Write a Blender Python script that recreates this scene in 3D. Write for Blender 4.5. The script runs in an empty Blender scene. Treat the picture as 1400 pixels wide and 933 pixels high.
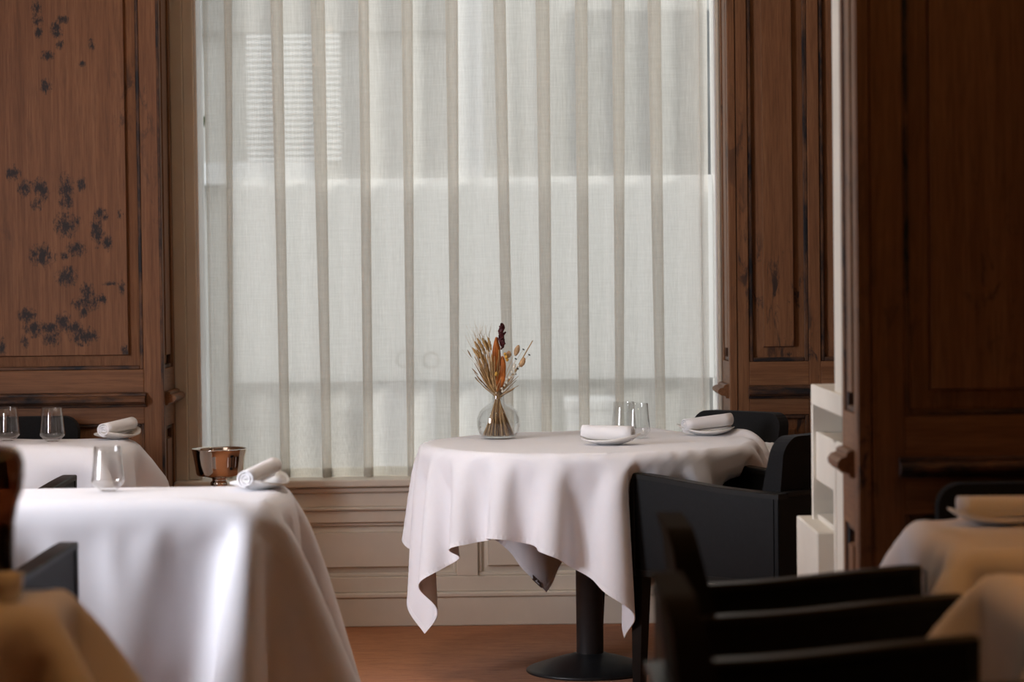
import bpy, bmesh, math, random
import numpy as np
from mathutils import Vector, Matrix

SC = bpy.context.scene
COL = SC.collection
random.seed(7)

# ------------------------------------------------------------------ camera
cam_d = bpy.data.cameras.new('camera')
cam = bpy.data.objects.new('camera', cam_d)
COL.objects.link(cam)
cam_d.sensor_width = 36.0
cam_d.lens = 85.0
cam_d.clip_start = 0.05
PITCH, ROLL = math.radians(1.586), math.radians(0.70)
fw = Vector((0, math.cos(PITCH), -math.sin(PITCH)))
r0 = Vector((1, 0, 0))
u0 = Vector((0, math.sin(PITCH), math.cos(PITCH)))
rt = r0 * math.cos(ROLL) - u0 * math.sin(ROLL)
up = u0 * math.cos(ROLL) + r0 * math.sin(ROLL)
cam.matrix_world = Matrix(((rt.x, up.x, -fw.x, 0), (rt.y, up.y, -fw.y, 0), (rt.z, up.z, -fw.z, 1.30), (0, 0, 0, 1)))
cam_d.dof.use_dof = True
cam_d.dof.focus_distance = 7.9
cam_d.dof.aperture_fstop = 2.8
SC.camera = cam

# ------------------------------------------------------------------ world, daylight, exposure
SC.view_settings.view_transform = 'Standard'
SC.view_settings.look = 'None'
SC.view_settings.gamma = 1.0
SC.view_settings.use_curve_mapping = False
SC.view_settings.exposure = 0.0
SC.cycles.use_denoising = True
SC.cycles.max_bounces = 6
SC.cycles.diffuse_bounces = 4
SC.cycles.glossy_bounces = 3
SC.cycles.transmission_bounces = 4
SC.cycles.transparent_max_bounces = 24
SC.cycles.sample_clamp_indirect = 6.0
SC.cycles.caustics_reflective = False
SC.cycles.caustics_refractive = False
wd = bpy.data.worlds.new('sky')
SC.world = wd
wd.use_nodes = True
wd.node_tree.nodes['Background'].inputs[0].default_value = (0.93, 0.955, 0.97, 1)   # even overcast sky
wd.node_tree.nodes['Background'].inputs[1].default_value = 1.55


def light(name, kind, loc, energy, color, **kw):
    d = bpy.data.lights.new(name, kind)
    d.energy = energy
    d.color = color
    for k, v in kw.items():
        setattr(d, k, v)
    o = bpy.data.objects.new(name, d)
    COL.objects.link(o)
    o.location = loc
    return o


# veiled sun standing low over the lane outside, left of the window; it lights the folds of the curtain from behind
sun = light('veiled_sun', 'SUN', (-6, 12, 6), 5.0, (1.0, 0.97, 0.92), angle=math.radians(28))
sun.rotation_euler = Vector((.80, -.46, -.42)).to_track_quat('-Z', 'Y').to_euler()

# daylight falling in through the tall window of the side wall (left of the frame)
dl = light('side_window_daylight', 'AREA', (-3.27, 5.20, 1.65), 172.0, (0.87, 0.90, 1.0), shape='RECTANGLE', size=1.05, size_y=1.75)
dl.rotation_euler = (math.radians(90), 0, math.radians(-90))

# ------------------------------------------------------------------ node helpers


def new_mat(name):
    m = bpy.data.materials.new(name)
    m.use_nodes = True
    nt = m.node_tree
    nt.nodes.clear()
    out = nt.nodes.new('ShaderNodeOutputMaterial')
    return m, nt, out


def N(nt, typ, **kw):
    n = nt.nodes.new(typ)
    for k, v in kw.items():
        if k.startswith('i_'):
            key = k[2:]
            key = int(key) if key.isdigit() else key
            n.inputs[key].default_value = v
        else:
            setattr(n, k, v)
    return n


def L(nt, a, b):
    nt.links.new(a, b)


def coords(nt, scale=(1, 1, 1), kind='Object', loc=(0, 0, 0)):
    tc = N(nt, 'ShaderNodeTexCoord')
    mp = N(nt, 'ShaderNodeMapping')
    mp.inputs['Scale'].default_value = scale
    mp.inputs['Location'].default_value = loc
    L(nt, tc.outputs[kind], mp.inputs['Vector'])
    return mp.outputs['Vector']


def noise(nt, vec, scale, detail=4, rough=0.6, dist=0.0):
    n = N(nt, 'ShaderNodeTexNoise')
    n.inputs['Scale'].default_value = scale
    n.inputs['Detail'].default_value = detail
    n.inputs['Roughness'].default_value = rough
    n.inputs['Distortion'].default_value = dist
    L(nt, vec, n.inputs['Vector'])
    return n.outputs['Fac']


def ramp(nt, fac, stops):
    r = N(nt, 'ShaderNodeValToRGB')
    el = r.color_ramp.elements
    while len(el) < len(stops):
        el.new(0.5)
    for e, (p, c) in zip(el, stops):
        e.position = p
        e.color = (c[0], c[1], c[2], 1) if hasattr(c, '__len__') else (c, c, c, 1)
    L(nt, fac, r.inputs[0])
    return r.outputs['Color']


def mixc(nt, fac, a, b, blend='MIX'):
    m = N(nt, 'ShaderNodeMix', data_type='RGBA', blend_type=blend)
    for sock, v in ((m.inputs[0], fac), (m.inputs[6], a), (m.inputs[7], b)):
        if isinstance(v, (int, float)):
            sock.default_value = v
        elif hasattr(v, '__len__'):
            sock.default_value = (v[0], v[1], v[2], 1)
        else:
            L(nt, v, sock)
    return m.outputs[2]


def math_n(nt, op, a, b=None, clamp=False):
    m = N(nt, 'ShaderNodeMath', operation=op, use_clamp=clamp)
    for i, v in enumerate((a, b)):
        if v is None:
            continue
        if isinstance(v, (int, float)):
            m.inputs[i].default_value = v
        else:
            L(nt, v, m.inputs[i])
    return m.outputs[0]


def bsdf(nt, out, color, rough=0.5, spec=0.5, metal=0.0, bump=None, bump_d=0.002, bump_s=0.5, sheen=0.0):
    b = N(nt, 'ShaderNodeBsdfPrincipled')
    for key, v in (('Base Color', color), ('Roughness', rough), ('Specular IOR Level', spec), ('Metallic', metal)):
        if isinstance(v, (int, float)):
            b.inputs[key].default_value = v
        elif hasattr(v, '__len__'):
            b.inputs[key].default_value = (v[0], v[1], v[2], 1)
        else:
            L(nt, v, b.inputs[key])
    if sheen:
        b.inputs['Sheen Weight'].default_value = sheen
        b.inputs['Sheen Roughness'].default_value = 0.6
    if bump is not None:
        bp = N(nt, 'ShaderNodeBump')
        bp.inputs['Strength'].default_value = bump_s
        bp.inputs['Distance'].default_value = bump_d
        L(nt, bump, bp.inputs['Height'])
        L(nt, bp.outputs[0], b.inputs['Normal'])
    L(nt, b.outputs[0], out.inputs[0])
    return b


# ------------------------------------------------------------------ materials
M = {}


def wood_mat(name, axis='z', stain=False, bead=False):
    m, nt, out = new_mat(name)
    sc = {'z': (34, 34, 1.3), 'x': (1.3, 34, 34), 'y': (34, 1.3, 34)}[axis]
    g = noise(nt, coords(nt, sc), 1.0, 6, 0.65, 0.4)
    big = noise(nt, coords(nt, (1, 1, 1)), 2.6, 3, 0.5)
    fine = noise(nt, coords(nt, tuple(s * 6 for s in sc)), 1.0, 3, 0.7)
    c = ramp(nt, g, [(0.25, (0.145, 0.062, 0.027)), (0.5, (0.235, 0.108, 0.050)), (0.78, (0.31, 0.155, 0.076))])
    c = mixc(nt, ramp(nt, big, [(0.3, 0.0), (0.75, 0.55)]), c, (0.18, 0.085, 0.044))
    c = mixc(nt, ramp(nt, fine, [(0.42, 0.0), (0.75, 0.75)]), c, (0.10, 0.042, 0.020))
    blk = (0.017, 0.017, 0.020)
    wv = coords(nt, {'z': (1, 1, .35), 'x': (.35, 1, 1), 'y': (1, .35, 1)}[axis])
    wear = noise(nt, wv, 26, 5, 0.7, 0.6)
    mask = noise(nt, wv, 3.3, 2, 0.5)
    wm = math_n(nt, 'MULTIPLY', ramp(nt, wear, [(0.52, 0.0), (0.62, 1.0)]), ramp(nt, mask, [(0.54, 0.0), (0.66, 0.85)]))
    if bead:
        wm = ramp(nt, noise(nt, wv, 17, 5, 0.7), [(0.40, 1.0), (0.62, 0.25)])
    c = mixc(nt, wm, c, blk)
    if stain:
        at = N(nt, 'ShaderNodeAttribute', attribute_name='stain')
        n1 = noise(nt, coords(nt, (1, 1, .6)), 60, 5, 0.75)
        n2 = noise(nt, coords(nt, (1, 1, .3)), 230, 3, 0.8)
        s = math_n(nt, 'ADD', at.outputs['Fac'], math_n(nt, 'MULTIPLY', math_n(nt, 'SUBTRACT', n1, 0.5), 3.2))
        s = math_n(nt, 'ADD', s, math_n(nt, 'MULTIPLY', math_n(nt, 'SUBTRACT', n2, 0.5), 1.4))
        s = math_n(nt, 'MULTIPLY', s, ramp(nt, at.outputs['Fac'], [(0.08, 0.0), (0.3, 1.0)]))
        sm = ramp(nt, s, [(0.26, 0.0), (0.92, 0.95)])
        c = mixc(nt, sm, c, (0.014, 0.015, 0.018))
    bsdf(nt, out, c, rough=0.48, spec=0.20, bump=g, bump_d=0.0012, bump_s=0.35)
    M[name] = m
    return m


wood_mat('wood_v', 'z')
wood_mat('wood_h', 'x')
wood_mat('wood_hy', 'y')
wood_mat('wood_stained', 'z', stain=True)
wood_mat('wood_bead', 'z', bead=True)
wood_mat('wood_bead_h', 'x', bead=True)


def simple(name, color, rough=0.5, spec=0.5, metal=0.0, var=0.0, nscale=20, bump=0.0, bscale=300, sheen=0.0, stretch=(1, 1, 1)):
    m, nt, out = new_mat(name)
    v = coords(nt, stretch)
    c = color
    n = noise(nt, v, nscale, 4, 0.6)
    if var:
        dk = tuple(x * (1 - var) for x in color)
        lt = tuple(min(1, x * (1 + var * .6)) for x in color)
        c = ramp(nt, n, [(0.3, dk), (0.7, lt)])
    bn = noise(nt, v, bscale, 3, 0.6) if bump else None
    bsdf(nt, out, c, rough, spec, metal, bump=bn, bump_d=bump or 0.001, sheen=sheen)
    M[name] = m
    return m


simple('cream', (0.74, 0.68, 0.585), 0.45, 0.4, var=0.06, nscale=5, bump=0.0006, bscale=40)
simple('cream_edge', (0.66, 0.58, 0.47), 0.45, 0.4, var=0.08, nscale=6)
simple('ceiling', (0.50, 0.43, 0.35), 0.8, 0.2, var=0.05)
simple('plaster', (0.34, 0.24, 0.16), 0.8, 0.2, var=0.1, nscale=3)
simple('linen', (0.85, 0.845, 0.88), 0.75, 0.25, var=0.02, nscale=8, bump=0.0003, bscale=900, sheen=0.15)
simple('linen_hem', (0.87, 0.865, 0.90), 0.75, 0.25, bump=0.0003, bscale=900)
simple('napkin', (0.86, 0.85, 0.86), 0.85, 0.2, bump=0.0006, bscale=700, sheen=0.2)
simple('care_tag', (0.10, 0.065, 0.055), 0.8, 0.2)
simple('black_leather', (0.007, 0.007, 0.0075), 0.45, 0.14, var=0.2, nscale=60, bump=0.0007, bscale=420)
simple('black_fabric', (0.010, 0.010, 0.011), 0.9, 0.15, var=0.35, nscale=220, bump=0.0015, bscale=500, sheen=0.05)
simple('black_wood', (0.011, 0.010, 0.009), 0.38, 0.18, var=0.2, nscale=30, stretch=(1, 1, .1))
simple('black_metal', (0.014, 0.014, 0.015), 0.42, 0.5, var=0.25, nscale=35, bump=0.0004, bscale=250)
simple('porcelain', (0.80, 0.78, 0.75), 0.22, 0.5)
simple('stoneware', (0.62, 0.58, 0.53), 0.35, 0.5, var=0.1, nscale=60)
simple('silver', (0.78, 0.72, 0.66), 0.07, 0.5, metal=1.0)
simple('plywood', (0.46, 0.37, 0.28), 0.7, 0.3, var=0.1)
simple('ext_wall', (0.60, 0.59, 0.56), 0.9, 0.1, var=0.08, nscale=2)
simple('ext_white', (0.90, 0.91, 0.92), 0.7, 0.2)
simple('ext_dark', (0.20, 0.21, 0.21), 0.5, 0.4, var=0.3, nscale=3)
simple('ext_grey', (0.36, 0.35, 0.33), 0.8, 0.2, var=0.2, nscale=4)
simple('ext_ground', (0.42, 0.42, 0.41), 0.9, 0.1, var=0.2, nscale=3)
simple('ext_leaf', (0.045, 0.085, 0.035), 0.6, 0.3, var=0.5, nscale=12)
simple('straw', (0.50, 0.32, 0.15), 0.7, 0.3, var=0.35, nscale=70)
simple('straw_dark', (0.25, 0.14, 0.065), 0.7, 0.3, var=0.4, nscale=70)
simple('wheat', (0.46, 0.29, 0.12), 0.8, 0.2, var=0.3, nscale=160, bump=0.002, bscale=500)
simple('orange_leaf', (0.45, 0.135, 0.025), 0.6, 0.3, var=0.35, nscale=45)
simple('dark_red', (0.075, 0.010, 0.012), 0.5, 0.4, var=0.5, nscale=60)
simple('bunny', (0.55, 0.36, 0.20), 0.95, 0.1, var=0.2, nscale=150, bump=0.003, bscale=500)
simple('yellow_bud', (0.60, 0.33, 0.06), 0.7, 0.3, var=0.2)
simple('white_bud', (0.75, 0.70, 0.58), 0.7, 0.3)
simple('dark_seed', (0.03, 0.03, 0.02), 0.7, 0.3)

# carpet
m, nt, out = new_mat('carpet')
n1 = noise(nt, coords(nt, (1.2, 7, 1)), 6, 6, 0.7, 0.8)
n2 = noise(nt, coords(nt, (1, 1, 1)), 320, 3, 0.7)
n3 = noise(nt, coords(nt, (1, 3.5, 1)), 26, 5, 0.7, 0.5)
c = ramp(nt, n1, [(0.28, (0.30, 0.105, 0.038)), (0.5, (0.44, 0.170, 0.064)), (0.75, (0.52, 0.22, 0.088))])
c = mixc(nt, ramp(nt, n3, [(0.56, 0.0), (0.72, 0.7)]), c, (0.13, 0.04, 0.016))
c = mixc(nt, ramp(nt, n2, [(0.4, 0.0), (0.7, 0.3)]), c, (0.15, 0.055, 0.02))
bsdf(nt, out, c, 0.95, 0.1, bump=n2, bump_d=0.004, sheen=0.1)
M['carpet'] = m

# sheer linen curtain: part of the light passes between the threads, the rest is scattered by them
m, nt, out = new_mat('sheer')
cv = coords(nt, (1, 1, 1))
vst = noise(nt, coords(nt, (420, 420, 9)), 1.0, 3, 0.7)
hst = noise(nt, coords(nt, (10, 10, 300)), 1.0, 3, 0.7)
w = math_n(nt, 'ADD', math_n(nt, 'MULTIPLY', vst, 0.7), math_n(nt, 'MULTIPLY', hst, 0.3))
dif = N(nt, 'ShaderNodeBsdfDiffuse')
trl = N(nt, 'ShaderNodeBsdfTranslucent')
col = ramp(nt, w, [(0.3, (0.78, 0.755, 0.70)), (0.7, (0.93, 0.92, 0.88))])
L(nt, col, dif.inputs[0])
L(nt, col, trl.inputs[0])
ms = N(nt, 'ShaderNodeMixShader')
ms.inputs[0].default_value = 0.78
L(nt, dif.outputs[0], ms.inputs[1])
L(nt, trl.outputs[0], ms.inputs[2])
tr = N(nt, 'ShaderNodeBsdfTransparent')
ms2 = N(nt, 'ShaderNodeMixShader')
# threads seen at a slant cover more of the gaps between them
lw = N(nt, 'ShaderNodeLayerWeight')
lw.inputs[0].default_value = 0.5
cover = ramp(nt, w, [(0.3, 0.52), (0.7, 0.74)])
slant = math_n(nt, 'MULTIPLY', math_n(nt, 'POWER', lw.outputs['Facing'], 1.1), 1.0)
L(nt, math_n(nt, 'ADD', cover, math_n(nt, 'MULTIPLY', slant, math_n(nt, 'SUBTRACT', 1.0, cover)), True), ms2.inputs[0])
L(nt, tr.outputs[0], ms2.inputs[1])
L(nt, ms.outputs[0], ms2.inputs[2])
L(nt, ms2.outputs[0], out.inputs[0])
M['sheer'] = m


def thin_glass(name, tint, refl=1.0, body=0.0, body_col=(1, 1, 1)):
    m, nt, out = new_mat(name)
    t = N(nt, 'ShaderNodeBsdfTransparent')
    t.inputs[0].default_value = (*tint, 1)
    g = N(nt, 'ShaderNodeBsdfGlossy')
    g.inputs['Roughness'].default_value = 0.02
    g.inputs['Color'].default_value = (1, 1, 1, 1)
    lw = N(nt, 'ShaderNodeLayerWeight')
    lw.inputs[0].default_value = 0.5
    fr_ = math_n(nt, 'ADD', math_n(nt, 'MULTIPLY', math_n(nt, 'POWER', lw.outputs['Facing'], 4.0), 0.85), 0.035)
    mx = N(nt, 'ShaderNodeMixShader')
    L(nt, math_n(nt, 'MULTIPLY', fr_, refl, True), mx.inputs[0])
    L(nt, t.outputs[0], mx.inputs[1])
    L(nt, g.outputs[0], mx.inputs[2])
    last = mx
    if body:
        d = N(nt, 'ShaderNodeBsdfTranslucent')
        d.inputs[0].default_value = (*body_col, 1)
        m2 = N(nt, 'ShaderNodeMixShader')
        m2.inputs[0].default_value = body
        L(nt, mx.outputs[0], m2.inputs[1])
        L(nt, d.outputs[0], m2.inputs[2])
        last = m2
    L(nt, last.outputs[0], out.inputs[0])
    M[name] = m


thin_glass('pane', (0.965, 0.97, 0.97), 1.4)
thin_glass('film', (0.97, 0.975, 0.975), 1.0, 0.72, (0.965, 0.965, 0.965))
thin_glass('film_letter', (0.95, 0.95, 0.94), 1.0, 0.5, (0.80, 0.78, 0.76))
thin_glass('drink_glass', (0.96, 0.965, 0.965), 1.5)
thin_glass('brown_glass', (0.22, 0.10, 0.05), 2.6, 0.15, (0.06, 0.03, 0.02))

m, nt, out = new_mat('bulb')
e = N(nt, 'ShaderNodeEmission')
e.inputs[0].default_value = (1.0, 0.62, 0.28, 1)
e.inputs[1].default_value = 90.0
L(nt, e.outputs[0], out.inputs[0])
M['bulb'] = m

# ------------------------------------------------------------------ mesh helpers


def link(name, me, mat, parent=None, smooth=False, loc=None):
    o = bpy.data.objects.new(name, me)
    COL.objects.link(o)
    if mat is not None and not me.materials:
        me.materials.append(M[mat])
    if smooth:
        me.polygons.foreach_set('use_smooth', [True] * len(me.polygons))
    if parent is not None:
        o.parent = parent
    if loc is not None:
        o.location = loc
    return o


def from_bm(name, bm, mat, parent=None, smooth=False, loc=None):
    bmesh.ops.recalc_face_normals(bm, faces=bm.faces)
    me = bpy.data.meshes.new(name)
    bm.to_mesh(me)
    bm.free()
    return link(name, me, mat, parent, smooth, loc)


def from_py(name, v, f, mat, parent=None, smooth=False, loc=None):
    me = bpy.data.meshes.new(name)
    me.from_pydata([tuple(map(float, p)) for p in v], [], f)
    me.update()
    return link(name, me, mat, parent, smooth, loc)


def bm_box(bm, lo, hi):
    vs = [bm.verts.new((x, y, z)) for x in (lo[0], hi[0]) for y in (lo[1], hi[1]) for z in (lo[2], hi[2])]
    for q in ((0, 1, 3, 2), (4, 6, 7, 5), (0, 4, 5, 1), (2, 3, 7, 6), (0, 2, 6, 4), (1, 5, 7, 3)):
        bm.faces.new([vs[i] for i in q])
    return vs


def box(name, lo, hi, mat, parent=None, bev=0.0, seg=1, loc=None):
    bm = bmesh.new()
    lo, hi = [min(a, b) for a, b in zip(lo, hi)], [max(a, b) for a, b in zip(lo, hi)]
    bm_box(bm, lo, hi)
    if bev:
        bmesh.ops.bevel(bm, geom=bm.edges[:], offset=bev, segments=seg, affect='EDGES', profile=0.5)
    return from_bm(name, bm, mat, parent, False, loc)


def lathe(name, prof, mat, parent=None, n=40, loc=None, cap=False):
    v, f = [], []
    for r, z in prof:
        for k in range(n):
            a = 2 * math.pi * k / n
            v.append((r * math.cos(a), r * math.sin(a), z))
    for i in range(len(prof) - 1):
        for k in range(n):
            k2 = (k + 1) % n
            f.append((i * n + k, i * n + k2, (i + 1) * n + k2, (i + 1) * n + k))
    if cap:
        f.append(tuple(range(n))[::-1])
        f.append(tuple((len(prof) - 1) * n + k for k in range(n)))
    return from_py(name, v, f, mat, parent, True, loc)


def tube(name, pts, rad, mat, parent=None, n=6, loc=None):
    pts = [Vector(p) for p in pts]
    rads = rad if hasattr(rad, '__len__') else [rad] * len(pts)
    v, f = [], []
    for i, p in enumerate(pts):
        d = (pts[min(i + 1, len(pts) - 1)] - pts[max(i - 1, 0)]).normalized()
        a = d.orthogonal().normalized()
        b = d.cross(a)
        for k in range(n):
            t = 2 * math.pi * k / n
            v.append(p + (a * math.cos(t) + b * math.sin(t)) * rads[i])
    for i in range(len(pts) - 1):
        for k in range(n):
            k2 = (k + 1) % n
            f.append((i * n + k, i * n + k2, (i + 1) * n + k2, (i + 1) * n + k))
    f.append(tuple(range(n))[::-1])
    f.append(tuple((len(pts) - 1) * n + k for k in range(n)))
    return from_py(name, v, f, mat, parent, True, loc)


def empty(name, loc=(0, 0, 0), rz=0.0):
    o = bpy.data.objects.new(name, None)
    COL.objects.link(o)
    o.location = loc
    o.rotation_euler = (0, 0, rz)
    return o


def tag(o, label, cat, group=None):
    o['label'] = label
    o['category'] = cat
    if group:
        o['group'] = group
    return o


def struct(o):
    o['kind'] = 'structure'
    return o


def copy_tree(o, parent=None):
    c = o.copy()
    COL.objects.link(c)
    c.parent = parent
    for ch in list(o.children):
        copy_tree(ch, c)
    return c


# ------------------------------------------------------------------ room shell
YW = 8.65      # face of the panelled far wall
YP = 5.55      # face of the near panelled pier
XL, XR = -3.10, 2.30
YB, ZC = -4.2, 2.90

floor = struct(box('floor', (XL - .3, YB - .2, -0.08), (XR + .2, 9.25, 0), 'carpet'))
ceil_ = struct(box('ceiling', (XL - .3, YB - .2, ZC), (XR + .2, 9.25, ZC + .1), 'ceiling'))
struct(box('wall_back', (XL - .3, YB - .2, 0), (XR + .2, YB, ZC), 'plaster'))
struct(box('wall_right', (XR, YB, 0), (XR + .2, 9.25, ZC), 'plaster'))
# side wall with the tall window the daylight comes through
bm = bmesh.new()
wy0, wy1, wz0, wz1 = 4.66, 5.75, 0.75, 2.55
bm_box(bm, (XL - .12, YB, 0), (XL, wy0, ZC))
bm_box(bm, (XL - .12, wy1, 0), (XL, 9.25, ZC))
bm_box(bm, (XL - .12, wy0, 0), (XL, wy1, wz0))
bm_box(bm, (XL - .12, wy0, wz1), (XL, wy1, ZC))
struct(from_bm('wall_left', bm, 'plaster'))
w2 = struct(box('window_2', (XL - .10, wy0, wz0), (XL - .02, wy0 + .05, wz1), 'cream'))
box('frame_stile', (XL - .10, wy1 - .05, wz0), (XL - .02, wy1, wz1), 'cream', w2)
box('mullion', (XL - .08, 5.13, wz0), (XL - .04, 5.17, wz1), 'cream', w2)
box('transom', (XL - .08, wy0, 1.95), (XL - .04, wy1, 1.99), 'cream', w2)
# added L-shaped wall out of view, keeps side daylight off foreground tables and pier
bm = bmesh.new()
bm_box(bm, (XL, 4.46, 0), (-1.30, 4.55, ZC))
bm_box(bm, (-1.66, 4.55, 0), (-1.60, 5.42, ZC))
ws = struct(from_bm('wall_light_block', bm, 'wood_v'))


def raised_panel(name, o, U, Nn, u0_, u1_, v0_, v1_, n0, n1, bevel_w, mat, parent, base_n=None, grid=None):
    """bevelled field: rim at depth n0, field at n1; o origin, U horizontal dir, Nn outward"""
    o, U, Nn = Vector(o), Vector(U), Vector(Nn)
    P = lambda u, v, n: o + U * u + Vector((0, 0, v)) + Nn * n
    b = bevel_w
    v = [P(u0_, v0_, n0), P(u1_, v0_, n0), P(u1_, v1_, n0), P(u0_, v1_, n0),
         P(u0_ + b, v0_ + b, n0 + .004), P(u1_ - b, v0_ + b, n0 + .004), P(u1_ - b, v1_ - b, n0 + .004), P(u0_ + b, v1_ - b, n0 + .004)]
    c = b + .004
    v += [P(u0_ + c, v0_ + c, n1), P(u1_ - c, v0_ + c, n1), P(u1_ - c, v1_ - c, n1), P(u0_ + c, v1_ - c, n1)]
    v += [P(u0_, v0_, n0 - .01), P(u1_, v0_, n0 - .01), P(u1_, v1_, n0 - .01), P(u0_, v1_, n0 - .01)]
    f = []
    for a in range(4):
        d = (a + 1) % 4
        f += [(12 + a, 12 + d, d, a), (a, d, 4 + d, 4 + a), (4 + a, 4 + d, 8 + d, 8 + a)]
    if grid is None:
        f.append((8, 9, 10, 11))
    bm = bmesh.new()
    vs = [bm.verts.new(p) for p in v]
    for q in f:
        bm.faces.new([vs[i] for i in q])
    return from_bm(name, bm, mat, parent)


def dado(name, o, U, Nn, u0_, u1_, z0, z1, mat, parent):
    """moulded rail with a rounded profile, returned at both ends"""
    o, U, Nn = Vector(o), Vector(U), Vector(Nn)
    h = z1 - z0
    prof = [(0, z0), (.012, z0 + .04 * h), (.014, z0 + .18 * h), (.030, z0 + .24 * h), (.040, z0 + .40 * h), (.041, z0 + .58 * h),
            (.033, z0 + .74 * h), (.020, z0 + .80 * h), (.020, z0 + .92 * h), (.012, z0 + h), (0, z0 + h)]
    v, f = [], []
    for k, u in enumerate((u0_, u1_)):
        for n, z in prof:
            v.append(o + U * u + Nn * n + Vector((0, 0, z)))
    m_ = len(prof)
    for i in range(m_ - 1):
        f.append((i, i + 1, m_ + i + 1, m_ + i))
    f.append(tuple(range(m_))[::-1])
    f.append(tuple(range(m_, 2 * m_)))
    bm = bmesh.new()
    vs = [bm.verts.new(p) for p in v]
    for q in f:
        bm.faces.new([vs[i] for i in q])
    return from_bm(name, bm, mat, parent)


class Frame:
    """flat panelling frame: o at floor, U along, N out of the wall"""

    def __init__(s, o, U, Nn, parent, hmat):
        s.o, s.U, s.N, s.p, s.h = Vector(o), Vector(U), Vector(Nn), parent, hmat

    def b(s, name, u0_, u1_, v0_, v1_, n0, n1, mat, bev=0.002):
        a = s.o + s.U * u0_ + s.N * n0
        c = s.o + s.U * u1_ + s.N * n1
        return box(name, (a.x, a.y, v0_), (c.x, c.y, v1_), mat, s.p, bev)

    def panel(s, u0_, u1_, v0_, v1_, groove, bw, mat='wood_v', n1=.004, field=True):
        # dark worn bead round the opening, then the bevelled field
        g = groove
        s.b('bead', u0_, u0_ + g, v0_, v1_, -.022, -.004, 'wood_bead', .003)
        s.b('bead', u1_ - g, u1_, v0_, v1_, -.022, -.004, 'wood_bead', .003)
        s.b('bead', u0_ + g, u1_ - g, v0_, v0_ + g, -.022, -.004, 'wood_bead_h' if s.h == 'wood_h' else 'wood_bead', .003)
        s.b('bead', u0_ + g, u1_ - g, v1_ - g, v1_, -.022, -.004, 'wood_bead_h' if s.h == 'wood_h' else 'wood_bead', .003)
        if field:
            return raised_panel('panel', s.o, s.U, s.N, u0_ + g, u1_ - g, v0_ + g, v1_ - g, -.020, n1 - .004, bw, mat, s.p)


# ---- far wall, left of the window
wl = struct(box('wall_far_left', (XL, YW + .022, 0), (-1.275, 9.2, ZC), 'wood_v'))
fr = Frame((0, YW, 0), (1, 0, 0), (0, -1, 0), wl, 'wood_h')
EL = -1.252
fr.b('stile', -1.320, EL, 0, ZC, -.02, 0, 'wood_v')
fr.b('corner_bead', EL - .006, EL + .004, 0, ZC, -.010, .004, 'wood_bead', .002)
fr.b('stile', XL, -2.12, 0, ZC, -.02, 0, 'wood_v')
fr.b('rail', -2.12, -1.320, 0.892, 0.975, -.02, 0, 'wood_h')
fr.b('rail', -2.12, -1.320, 0.780, 0.842, -.02, 0, 'wood_h')
fr.b('rail', -2.12, -1.320, 0.0, 0.16, -.02, 0, 'wood_h')
fr.b('rail', -2.12, -1.320, 2.72, ZC, -.02, 0, 'wood_h')
fr.panel(-2.12, -1.320, 0.16, 0.780, .012, .04)
# the big stained panel: rim + field carrying the patches of old black paint
fr.panel(-2.12, -1.320, 0.975, 2.72, .014, .04, field=False)
raised_panel('panel', (0, YW, 0), (1, 0, 0), (0, -1, 0), -2.106, -1.334, 0.989, 2.706, -.020, 0, .036, 'wood_v', wl, grid=True)
px_st = [(60, 30, 18, 22), (110, 95, 18, 24), (170, 90, 20, 22), (190, 120, 14, 20), (160, 165, 16, 16), (285, 120, 20, 50), (350, 85, 12, 20), (280, 255, 30, 32),
         (325, 240, 14, 12), (430, 215, 18, 18), (415, 285, 17, 40), (455, 335, 14, 22), (180, 385, 34, 30), (325, 360, 26, 20), (275, 385, 12, 10), (285, 475, 28, 26),
         (370, 540, 18, 24), (365, 592, 34, 20), (430, 575, 18, 14), (355, 625, 12, 20), (115, 640, 24, 24), (145, 690, 26, 24), (215, 690, 32, 16), (268, 668, 20, 28),
         (215, 735, 24, 22), (355, 730, 38, 24), (315, 690, 18, 18), (470, 510, 22, 5), (5, 770, 12, 26), (512, 215, 8, 12), (520, 530, 8, 20), (530, 800, 10, 24), (105, 745, 10, 20)]
st = [((cx / 3.11), 220 + cy / 3.11, rx / 3.11, ry / 3.11) for cx, cy, rx, ry in px_st]
st += [(cx / 3.11, cy / 3.11, rx / 3.11, ry / 3.11) for cx, cy, rx, ry in
       [(160, 20, 13, 22), (165, 75, 14, 16), (170, 120, 10, 16), (245, 115, 16, 22), (270, 70, 16, 12), (260, 175, 10, 14), (205, 220, 20, 12), (355, 258, 8, 8), (200, 350, 14, 20), (395, 180, 8, 16)]]
KX = 8.65 / 3305.6
st = [(-1.832 + a * KX + (b_ - 480) * -.000032, 2.283 - b_ * KX + a * .000032, rx * KX, ry * KX) for a, b_, rx, ry in st]
gx = np.linspace(-2.066, -1.374, 100)
gz = np.linspace(1.029, 2.666, 234)
GX, GZ = np.meshgrid(gx, gz)
S = np.zeros_like(GX)
for a, b_, rx, ry in st:
    S = np.maximum(S, np.exp(-(((GX - a) / (rx * 1.65)) ** 2 + ((GZ - b_) / (ry * 1.65)) ** 2)))
S *= 1.0
vv = [(x, YW - .0005, z) for x, z in zip(GX.ravel(), GZ.ravel())]
nc = len(gx)
ff = [(i * nc + j, i * nc + j + 1, (i + 1) * nc + j + 1, (i + 1) * nc + j) for i in range(len(gz) - 1) for j in range(nc - 1)]
po = from_py('panel_field', vv, ff, 'wood_stained', wl)
po['label'] = 'brown oak panel field with patches of old black paint'
po.data.attributes.new('stain', 'FLOAT', 'POINT').data.foreach_set('value', S.ravel().astype(np.float32))
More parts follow.
